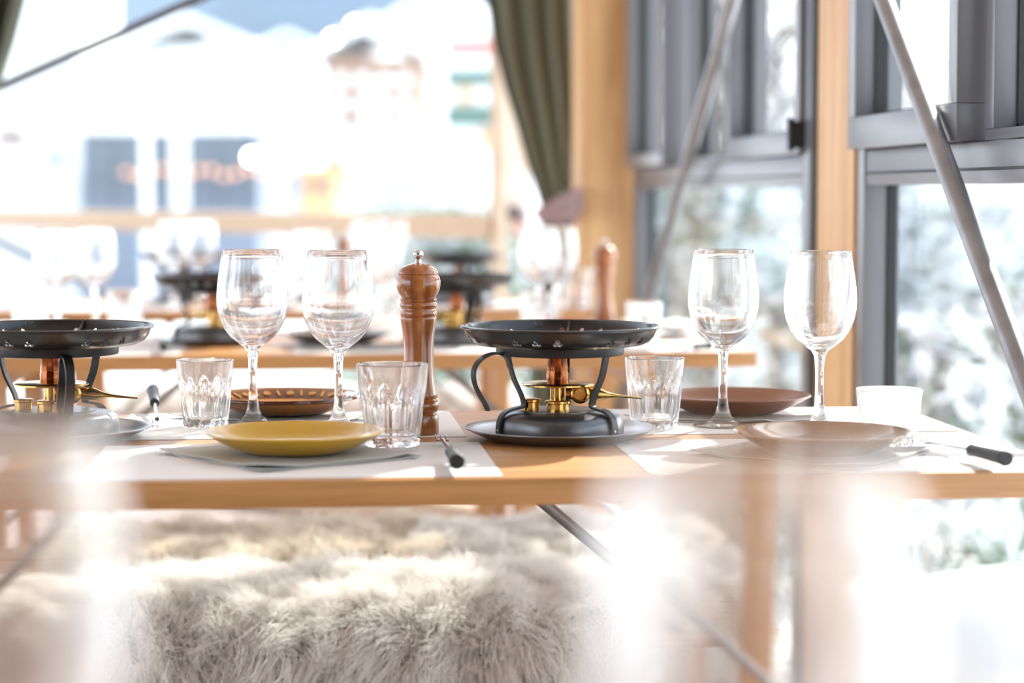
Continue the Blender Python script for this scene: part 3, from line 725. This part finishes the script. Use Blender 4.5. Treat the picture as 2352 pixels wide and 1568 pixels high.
napk('white napkin on the window end of the second table', [g(1490, 772), g(1570, 781), g(1630, 771), g(1550, 763)], MZ, 'white_linen', th=.012, folds=3)
napk('white napkin under the brown plate on the second table', [g(640, 802), g(790, 809), g(960, 800), g(800, 790)], MZ)
napk('white folded napkin beside the small pepper mill', [g(1420, 762), g(1470, 768), g(1510, 760), g(1460, 754)], MZ, 'white_linen', th=.01, folds=3)
build_fork('dark handled fork at the window end of the second table', G(1540, 806, .756), G(1634, 797, .76), hl=.45)
build_fork('dark handled fork before the blurred black burner', G(398, 779, .756), G(376, 800, .762), hl=.4)
for lb, x0, x1 in (('paper placemat on the third table nearest the picture edge', -.70, -.30), ('paper placemat on the middle of the third table', -.12, .26), ('paper placemat on the third table at its window end', .30, .67)):
    build_placemat(lb, x0, x1, Y3F+.03, Y3F+.33)

# ================================================================ NEAR TABLE (very blurred glasses)
dup(wg0, T(1722, .56, TZ), 1, 'very blurred near wine glass before the ochre plate', 'very blurred near glasses')
dup(wg0, T(-20, .64, TZ), 1, 'very blurred near wine glass cut by the picture edge', 'very blurred near glasses')

# ================================================================ STEEL TUBES AND RODS
def rod(label, a, b, r, m, cat='pole', name='steel_tube'):
    t = MB().tube([a, b], r, 24).build(name, m); return tag(t, label, cat)
a, b = W(2030, 0, .806), W(2352, 858, .806); d = b-a
rod('grey steel tube slanting down before the near window', a-d*.45, b+d*.8, .0135, 'steel')
a, b = W(1682, 0, .806), W(1488, 700, .806); d = b-a
rod('grey steel tube slanting down before the far window', a-d*.45, b+d*.8, .0135, 'steel')
a, b = A(0, 200, 5.0), A(448, 0, 5.0); d = b-a
rod('thin dark rod rising across the upper picture corner', a-d*.8, b+d*1.6, .0105, 'rod', name='steel_rod')
a, b = A(0, 556, 6.4), A(100, 604, 6.4); d = b-a
rod('thin dark rod sloping down behind the pair of wine glasses', a-d*3, b+d*3, .010, 'rod', name='steel_rod')

# ================================================================ CURTAINS
def curtain(label, rows, D, nf, amp, m='curtain', right=None):
    """rows: (py, px_left, px_right); hangs as folded cloth at depth D"""
    root = thing('curtain', label, 'curtain', A(rows[0][2], 445, D)); root.location.z = 0; L0 = root.location.copy()
    n = 90; V = []; F = []; R = []
    for k in range(len(rows)-1):
        for q in range(6):
            t = q/6; t = t; R.append([rows[k][i]*(1-t)+rows[k+1][i]*t for i in range(3)])
    R.append(list(rows[-1]))
    for sd in (0, 1):
        for (py, xl, xr) in R:
            for i in range(n+1):
                u = i/n; px = xl+(xr-xl)*(u+.012*math.sin(u*31))
                fold = math.sin(u*nf*2*PI+.6*math.sin(u*9))*amp*(.4+.6*min(1, (xr-xl)/200)) + .012*math.sin(u*5+py*.006)
                p = A(px, py, D+fold+sd*.003)-L0; V.append(p)
    nr = len(R); q0 = nr*(n+1)
    for j in range(nr-1):
        for i in range(n):
            a = j*(n+1)+i; F.append((a, a+1, a+n+2, a+n+1)); F.append((q0+a, q0+a+n+1, q0+a+n+2, q0+a+1))
    for j in range(nr-1):
        for i in (0, n): a = j*(n+1)+i; b = a+n+1; F.append((a, b, q0+b, q0+a))
    MB().add(V, F).build('fabric', m, root, angle=80); return root
c1 = curtain('olive green curtain gathered by a mauve tie beside the corner post', [(-560, 1030, 1330), (-300, 1060, 1328), (0, 1117, 1326), (100, 1133, 1328), (200, 1158, 1330), (300, 1188, 1331), (380, 1210, 1332), (440, 1232, 1330), (480, 1243, 1322), (520, 1240, 1326), (620, 1232, 1334), (760, 1226, 1338), (1150, 1222, 1345)], 6.0, 4, .022)
L0 = c1.location
pt = MB(); V = []; F = []; n = 10
top = [(1228, 478), (1250, 470), (1285, 448), (1315, 434), (1338, 427)]; bot = [(1230, 505), (1255, 512), (1290, 512), (1320, 504), (1341, 484)]
for sd, dd_ in ((0, 5.90), (1, 5.925)):
    for ci_, ((tx, ty), (bx, by)) in enumerate(zip(top, bot)):
        dd = dd_-.095*ci_
        for k in range(n+1):
            t = k/n; V.append(A(tx+(bx-tx)*t, ty+(by-ty)*t, dd+.012*math.sin(t*12))-L0)
q0 = 5*(n+1)
for j in range(4):
    for k in range(n):
        a = j*(n+1)+k; F.append((a, a+1, a+n+2, a+n+1)); F.append((q0+a, q0+a+n+1, q0+a+n+2, q0+a+1))
for j in range(4):
    for k in (0, n): a = j*(n+1)+k; F.append((a, a+n+1, q0+a+n+1, q0+a))
pt.add(V, F).build('tie', 'tie', c1)
# band going round the gather
kb = [A(1243+80*(.5+.5*math.cos(a)), 490-6*math.cos(a), 6.0+.06*math.sin(a))-L0 for a in [2*PI*k/24 for k in range(25)]]
MB().strap(kb, .04, .004, (0, 0, 1)).build('tie_band', 'tie', c1)
curtain('olive curtain edge in the upper picture corner', [(-560, -420, 190), (-260, -430, 130), (0, -400, 62), (100, -390, 36), (200, -380, 4), (330, -370, -60), (520, -360, -150), (700, -350, -180)], 4.9, 7, .035)

# ================================================================ OUTSIDE: village beyond the far side
RZ = -YAW
def ebox(mb, px0, px1, py0, py1, D, th):
    a = A(px0, py1, D); b = A(px1, py0, D); c = (a+b)/2+SF*th/2
    return mb.box(c, ((b-a).dot(SR), th, b.z-a.z), RZ)
def building(name, label, px0, px1, py0, D, th, m, wins, wm='winglass', roof=None, cat='building', floor_z=-.4):
    a = A(px0, 445, D); b = A(px1, 445, D); top = A(px0, py0, D).z
    root = thing(name, label, cat, ((a.x+b.x)/2, (a.y+b.y)/2, floor_z))
    def part(nm, mb, mm, **k):
        mb.v = [tuple(Vector(v)-root.location) for v in mb.v]; return mb.build(nm, mm, root, **k)
    c = (a+b)/2+SF*th/2; c.z = (top+floor_z)/2
    part('wall', MB().box(c, ((b-a).dot(SR), th, top-floor_z), RZ), m, smooth=False)
    for (x0, x1, y0, y1, *mm) in wins:
        part(mm[1] if len(mm) > 1 else 'window', ebox(MB(), x0, x1, y0, y1, D-.05, .12), mm[0] if mm else wm, smooth=False)
    if roof:
        ov, rise, rm = roof; w = (b-a).dot(SR)/2+ov; cc = (a+b)/2; mb = MB()
        V = []
        for dy in (-ov, th+ov):
            for (x, z) in ((-w, top-.1), (0, top+rise), (w, top-.1), (w, top+.25), (0, top+rise+.35), (-w, top+.25)):
                p = cc+SR*x+SF*dy; V.append((p.x, p.y, z))
        part('roof', mb.add(V, [(0, 1, 4, 5), (1, 2, 3, 4), (11, 10, 7, 6), (10, 9, 8, 7), (0, 6, 7, 1), (1, 7, 8, 2), (5, 4, 10, 11), (4, 3, 9, 10), (0, 5, 11, 6), (2, 8, 9, 3)]), rm, smooth=False)
    return root
building('white_house', 'white rendered house with small brown sign at the picture edge', -420, 182, -260, 30, 3.2, 'wallw', [(-8, 56, 300, 330, 'sign', 'sign'), (115, 168, 262, 282), (100, 150, 356, 372)])
pv = [(x0, x1, y0, y1) for (x0, x1) in ((196, 262), (270, 330), (338, 395), (432, 500), (508, 585)) for (y0, y1) in ((262, 318), (326, 400), (408, 478))]
pav = building('glazed_pavilion', 'glazed pavilion with slate blue windows under the big parasol', 186, 596, 255, 27, 5, 'slate', [(*q, 'winglass') for q in pv] + [(396, 430, 250, 480, 'wallw', 'column')], floor_z=-.4)
building('chalet', 'distant chalet with pale timber front and snowy roof', 650, 775, 380, 44, 5, 'chalet2', [(672, 700, 410, 440), (725, 752, 410, 440)], roof=(.35, .7, 'snow'))
building('chalet', 'dark timber chalet with snow on its roof, above the pale one', 745, 965, 130, 80, 12, 'chalet', [(x, x+26, y, y+30, 'wallw', 'balcony') for x in (770, 820, 870, 915) for y in (170, 225, 280)], roof=(.5, 1.2, 'snow'))
building('white_house', 'white snowy house on the slope behind the parasol', 300, 560, 110, 95, 12, 'wallw', [(530, 556, 152, 172), (532, 556, 208, 224), (350, 372, 122, 138), (312, 330, 178, 192)], roof=(.5, 1.1, 'snow'))
building('white_house', 'white snowy house higher up, next to the dark timber chalet', 590, 735, 120, 150, 12, 'wallw', [(610, 625, 150, 168), (668, 688, 165, 183)], roof=(.5, 1.1, 'snow'))
building('shop_house', 'narrow house with red and green awnings beside the curtain', 985, 1230, 60, 36, 5, 'wallw', [(990, 1150, 85, 124, 'redcloth', 'awning'), (995, 1150, 160, 200, 'greencloth', 'awning'), (1000, 1150, 240, 292, 'greencloth', 'awning'), (1052, 1085, 200, 236, 'chalet2'), (1095, 1130, 300, 340, 'chalet2')])
for (lb, cx, rx, py_t, py_b, D) in (('large white snow topped parasol before the glazed pavilion', 335, 285, 185, 282, 20), ('white parasol at the top, beside the curtain', 1010, 165, -8, 66, 18), ('low white parasol beside the pale chalet', 640, 62, 318, 366, 24)):
    c = A(cx, py_b, D); r_ = rx*D/FP; hgt = (py_b-py_t)*D/FP; z = c.z
    t = thing('parasol', lb, 'parasol', (c.x, c.y, -.35)); z += .35
    MB().lathe([(r_, z-.06), (r_*1.0, z), (r_*.85, z+hgt*.30), (r_*.5, z+hgt*.75), (.06, z+hgt), (0, z+hgt), (0, z+hgt-.03), (r_*.5, z+hgt*.72), (r_*.97, z)], 8).build('canopy', 'canvas', t, smooth=False)
    MB().tube([(0, 0, 0), (0, 0, z+hgt)], .04, 10).build('pole', 'wallw', t); MB().box((0, 0, .04), (.6, .6, .08)).build('base', 'slate', t)
for k, (px, py, D) in enumerate([(815, 56, 24), (765, 88, 23), (742, 226, 25), (885, 312, 22), (577, 360, 21)]):
    p = A(px, py, D); o = MB().lathe([(0, -.05), (.035, -.035), (.05, 0), (.035, .035), (0, .05)], 14).build('glowing_globe', 'bulb'); o.location = p  # small emissive sphere that blurs into a bright white disc
    tag(o, ['glowing globe highest in the sky gap, close to the top parasol', 'glowing globe just lower than the highest one', 'glowing globe before the dark timber chalet roof', 'glowing globe low in front of the snowy shrubs and narrow house', 'glowing globe at the corner of the glazed pavilion'][k], 'lamp', 'glowing globes above the terrace')
for k in range(14):
    px = 290+k*28; p = A(px, 396+8*math.sin(k*1.7), 26.6); o = MB().lathe([(0, -.04), (.03, -.028), (.04, 0), (.03, .028), (0, .04)], 12).build('light_bulb', 'orangebulb'); o.location = p
    tag(o, 'warm light bulb in the string before the glazed pavilion', 'light bulb', 'string lights before the pavilion')

# plants outside
def bush(label, c, r, h_, n, m='leaf', snow=.0, seed=0, ls=.03, name='shrub', group=None):
    rr = np.random.default_rng(seed); t = thing(name, label, 'shrub', c, 0, group)
    stems = MB()
    for k in range(9):
        a = rr.uniform(0, 6.28); q = rr.uniform(.2, .8)*r; stems.tube([(0, 0, 0), (math.cos(a)*q*.5, math.sin(a)*q*.5, h_*.5), (math.cos(a)*q, math.sin(a)*q, h_*rr.uniform(.7, .95))], [.012, .008, .003], 6)
    stems.build('stem', 'bark', t)
    for nm, cnt, mm, zlo in (('foliage', n, m, 0), ('snow_patch', int(n*snow), 'snow', .35)):
        if cnt == 0: continue
        a = rr.uniform(0, 2*PI, cnt); q = r*np.sqrt(rr.uniform(0, 1, cnt)); z = zlo*h_+(1-zlo)*h_*rr.uniform(.05, 1, cnt)
        env = np.sqrt(np.clip(1-((z/h_-.45)/.6)**2, .02, 1)); q = q*env
        V = []; F = []
        for i in range(cnt):
            cpt = Vector((q[i]*math.cos(a[i]), q[i]*math.sin(a[i]), z[i])); u = Vector(rr.normal(size=3)).normalized(); w = u.cross(Vector(rr.normal(size=3))).normalized()
            s = ls*rr.uniform(.6, 1.5)*(1.5 if nm == 'snow_patch' else 1); b_ = len(V)
            V += [cpt-u*s, cpt+w*s*.35, cpt+u*s, cpt-w*s*.35]; F += [(b_, b_+1, b_+2, b_+3)]
        o = MB().add(V, F).build(nm, mm, t, smooth=False); o['kind'] = 'stuff'
    return t
GZ = -.33
k = 0
for (px, D, r_, h_, m_, sn, lb) in ((885, 14.6, .5, 1.25, 'leaf', .5, 'green shrub with snow beyond the rail, farther from the curtain'), (1050, 11.3, .45, 1.3, 'leaf', .4, 'green shrub with snow beyond the rail, next to the curtain'),
        (1500, 10.5, .6, 1.5, 'leafg', .4, 'greyish shrub outside the far window'), (1640, 9.0, .55, 1.45, 'leafg', .35, 'greyish shrub outside the far window, nearer the slim post'),
        (1770, 7.6, .45, 1.15, 'leafg', .5, 'snowy shrub outside behind the third wine glass'), (2120, 6.2, .27, 1.0, 'leafg', .9, 'snowy shrub outside the near window beside the slim post'),
        (2400, 7.2, .36, 1.05, 'leaf', .9, 'snowy green shrub outside the near window behind the steel tube'), (2230, 9.9, .7, 1.35, 'leafg', 1.2, 'large snowy shrub farther out beyond the near window'),
        (1960, 13.5, .8, 1.6, 'leafg', .9, 'large snowy shrub behind the slim wooden post'), (2290, 3.35, .10, .52, 'leaf', .1, 'low green plant outside below the table corner')):
    p = T(px, D, GZ); bush(lb, p, r_, h_, int(5200*(r_/.55)**2)+200, m_, sn, seed=20+k, ls=.030); k += 1
def fir(label, c, h_, r_, seed):
    rr = random.Random(seed); t = thing('snowy_fir', label, 'tree', c); MB().tube([(0, 0, 0), (0, 0, h_*.5)], [.07, .03], 8).build('trunk', 'bark', t)
    for nm, m_, off, kk in (('foliage', 'leafg', 0, 1.0), ('snow_cover', 'snow', .05, .97)):
        mb = MB(); nt = 7
        for k in range(nt):
            z0 = h_*(.12+.80*k/nt); z1 = z0+h_*.22; rad = r_*(1-k/nt*.85)*kk
            mb.lathe([(rad, z0+off), (rad*.6, z0+off+(z1-z0)*.3), (0, z1+off)], 22, rfun=lambda q, z, a, p=k: q*(1+.22*math.sin(a*7+p*2)+.1*math.sin(a*11+p)))
        o = mb.build(nm, m_, t, smooth=False); o['kind'] = 'stuff'
    return t
fir('snow laden fir standing before the dark timber chalet', T(862, 40, GZ), 3.3, .75, 1)
fir('snow laden fir closer to the narrow house with awnings', T(940, 33, GZ), 2.6, .65, 2)
def tree(label, c, h_, seed):
    rr = random.Random(seed); t = thing('bare_tree', label, 'tree', c); mb = MB(); mb.tube([(0, 0, 0), (.05, 0, h_*.4), (0, .05, h_*.8)], [.12, .08, .04], 8); mb.build('trunk', 'bark', t); mb = MB()
    for k in range(46):
        z = h_*rr.uniform(.25, .8); a = rr.uniform(0, 6.28); L = h_*rr.uniform(.14, .3); e = Vector((math.cos(a)*L, math.sin(a)*L, z+L*.8)); s = Vector((0, 0, z))
        mb.tube([s, (s+e)/2-Vector((0, 0, .1)), e], [.035, .02, .006], 5)
        for q in range(4):
            b_ = s.lerp(e, rr.uniform(.4, 1)); mb.tube([b_, b_+Vector((rr.uniform(-.5, .5), rr.uniform(-.5, .5), rr.uniform(.1, .6)))], [.01, .003], 4)
    o = mb.build('branches', 'bark', t); o['kind'] = 'stuff'; return t
for lb, px, D, h_ in (('bare tree far outside seen through the far window', 1510, 26, 5.5), ('bare tree outside between the window sashes', 1640, 22, 4.6), ('bare tree outside just before the slim post', 1775, 30, 6.0), ('bare tree outside beyond the near window', 2080, 34, 4.2)):
    tree(lb, T(px, D, GZ), h_, int(px))
building('white_house', 'pale house far outside the window wall', 1560, 1840, 380, 62, 8, 'slate', [(1590, 1625, 400, 425, 'wallw'), (1760, 1800, 400, 425, 'wallw')], roof=(1, 1.6, 'snow'))
building('white_house', 'low pale house beyond the near window', 2000, 2420, 440, 42, 6, 'chalet2', [(2050, 2100, 455, 480), (2180, 2230, 455, 480)], roof=(1, .25, 'snow'))
pc = T(1176, 17, GZ); gp = thing('gate_post', 'broad pale board post outside between the rail and the curtain', 'post', pc, RZ)
for q in (-1, 1): MB().box((q*.062, 0, 1.6), (.118, .12, 3.2)).build('board', 'pale', gp, bevel=.004)
MB().box((0, 0, 3.22), (.30, .18, .05)).build('cap', 'snow', gp)
p = T(1742, 11.3, GZ); t = thing('road_sign', 'blurred red sign outside between the front glasses', 'sign', p); zc = A(1742, 588, 11.3).z-GZ
MB().tube([(0, 0, 0), (0, 0, zc+.1)], .02, 8).build('post', 'steel', t); MB().box((0, -.03, zc), (.14, .02, .14), RZ).build('panel', 'redcloth', t)

# snow bank outside against the glass near the front table's corner
def bank(px, D, r_, h_, lb, sd):
    c = T(px, D, GZ-.02); rr = random.Random(sd); o = MB().lathe([(r_, 0), (r_*.93, h_*.3), (r_*.75, h_*.65), (r_*.45, h_*.92), (r_*.2, h_), (0, h_*1.02)], 40, rfun=lambda q, z, a: q*(1+.10*math.sin(a*3+sd)+.05*math.sin(a*7+z*9))).build('snow_bank', 'snow')
    o.location = c; return tag(o, lb, 'snow bank')
bank(2030, 8.3, .30, .50, 'snow bank outside behind the slim post', 2)
bank(2330, 4.9, .56, .52, 'broad snow bank outside the glass below the table corner', 5)

# seated person outside beyond the curtain
def person(c):
    t = thing('person', 'blurred person in dark grey jacket seated outside beyond the curtain', 'person', c, RZ)
    me = bpy.data.meshes.new('body')
    J = [(0, 0, .52), (0, 0, .72), (0, .02, .98), (0, .02, 1.10), (0, .0, 1.20), (0, 0, 1.30), (.19, .02, .96), (.27, -.05, .72), (.16, -.26, .66), (-.19, .02, .96), (-.27, -.05, .72), (-.14, -.26, .66),
         (.11, -.02, .50), (.13, -.42, .50), (.13, -.42, .08), (.13, -.55, .04), (-.11, -.02, .50), (-.13, -.42, .50), (-.13, -.42, .08), (-.13, -.55, .04)]
    E = [(0, 1), (1, 2), (2, 3), (3, 4), (4, 5), (2, 6), (6, 7), (7, 8), (2, 9), (9, 10), (10, 11), (0, 12), (12, 13), (13, 14), (14, 15), (0, 16), (16, 17), (17, 18), (18, 19)]
    Rr = [.15, .15, .16, .06, .085, .075, .075, .055, .04, .075, .055, .04, .10, .085, .055, .045, .10, .085, .055, .045]
    me.from_pydata(J, E, []); o = bpy.data.objects.new('body', me); COL.objects.link(o)
    sk = o.modifiers.new('s', 'SKIN'); o.modifiers.new('u', 'SUBSURF').levels = 2
    for i, v in enumerate(me.skin_vertices[0].data): v.radius = (Rr[i], Rr[i]*.8); v.use_root = i == 0
    bpy.context.view_layer.update()
    m2 = bpy.data.meshes.new_from_object(o.evaluated_get(bpy.context.evaluated_depsgraph_get())); bpy.data.objects.remove(o)
    m2.materials.clear(); m2.materials.append(M['jacket']); m2.materials.append(M['skinp'])
    for p in m2.polygons: p.use_smooth = True; p.material_index = 1 if p.center.z > 1.08 or (p.center.y < -.24 and .55 < p.center.z < .75) else 0
    b = bpy.data.objects.new('body', m2); COL.objects.link(b); b.parent = t
    MB().lathe([(.03, -.08), (.075, -.02), (.098, .04), (.085, .10), (.05, .135), (0, .135)], 24, (0, .05, 1.235)).build('hair', 'hair', t)
    MB().tube([(0, -.085, 1.24), (0, -.108, 1.20), (0, -.085, 1.19)], [.008, .014, .008], 8).build('nose', 'skinp', t)
    return t
pp = T(1180, 13, GZ); person(pp).scale = (.95, .95, .95)
bq = thing('stool', 'wooden stool the outdoor person sits on', 'stool', pp, RZ)
MB().box((0, .05, .40), (.36, .34, .05)).build('seat', 'bench', bq)
for sx in (-1, 1):
    for sy in (-1, 1): MB().box((sx*.14, .05+sy*.13, .19), (.04, .04, .38)).build('leg', 'bench', bq)
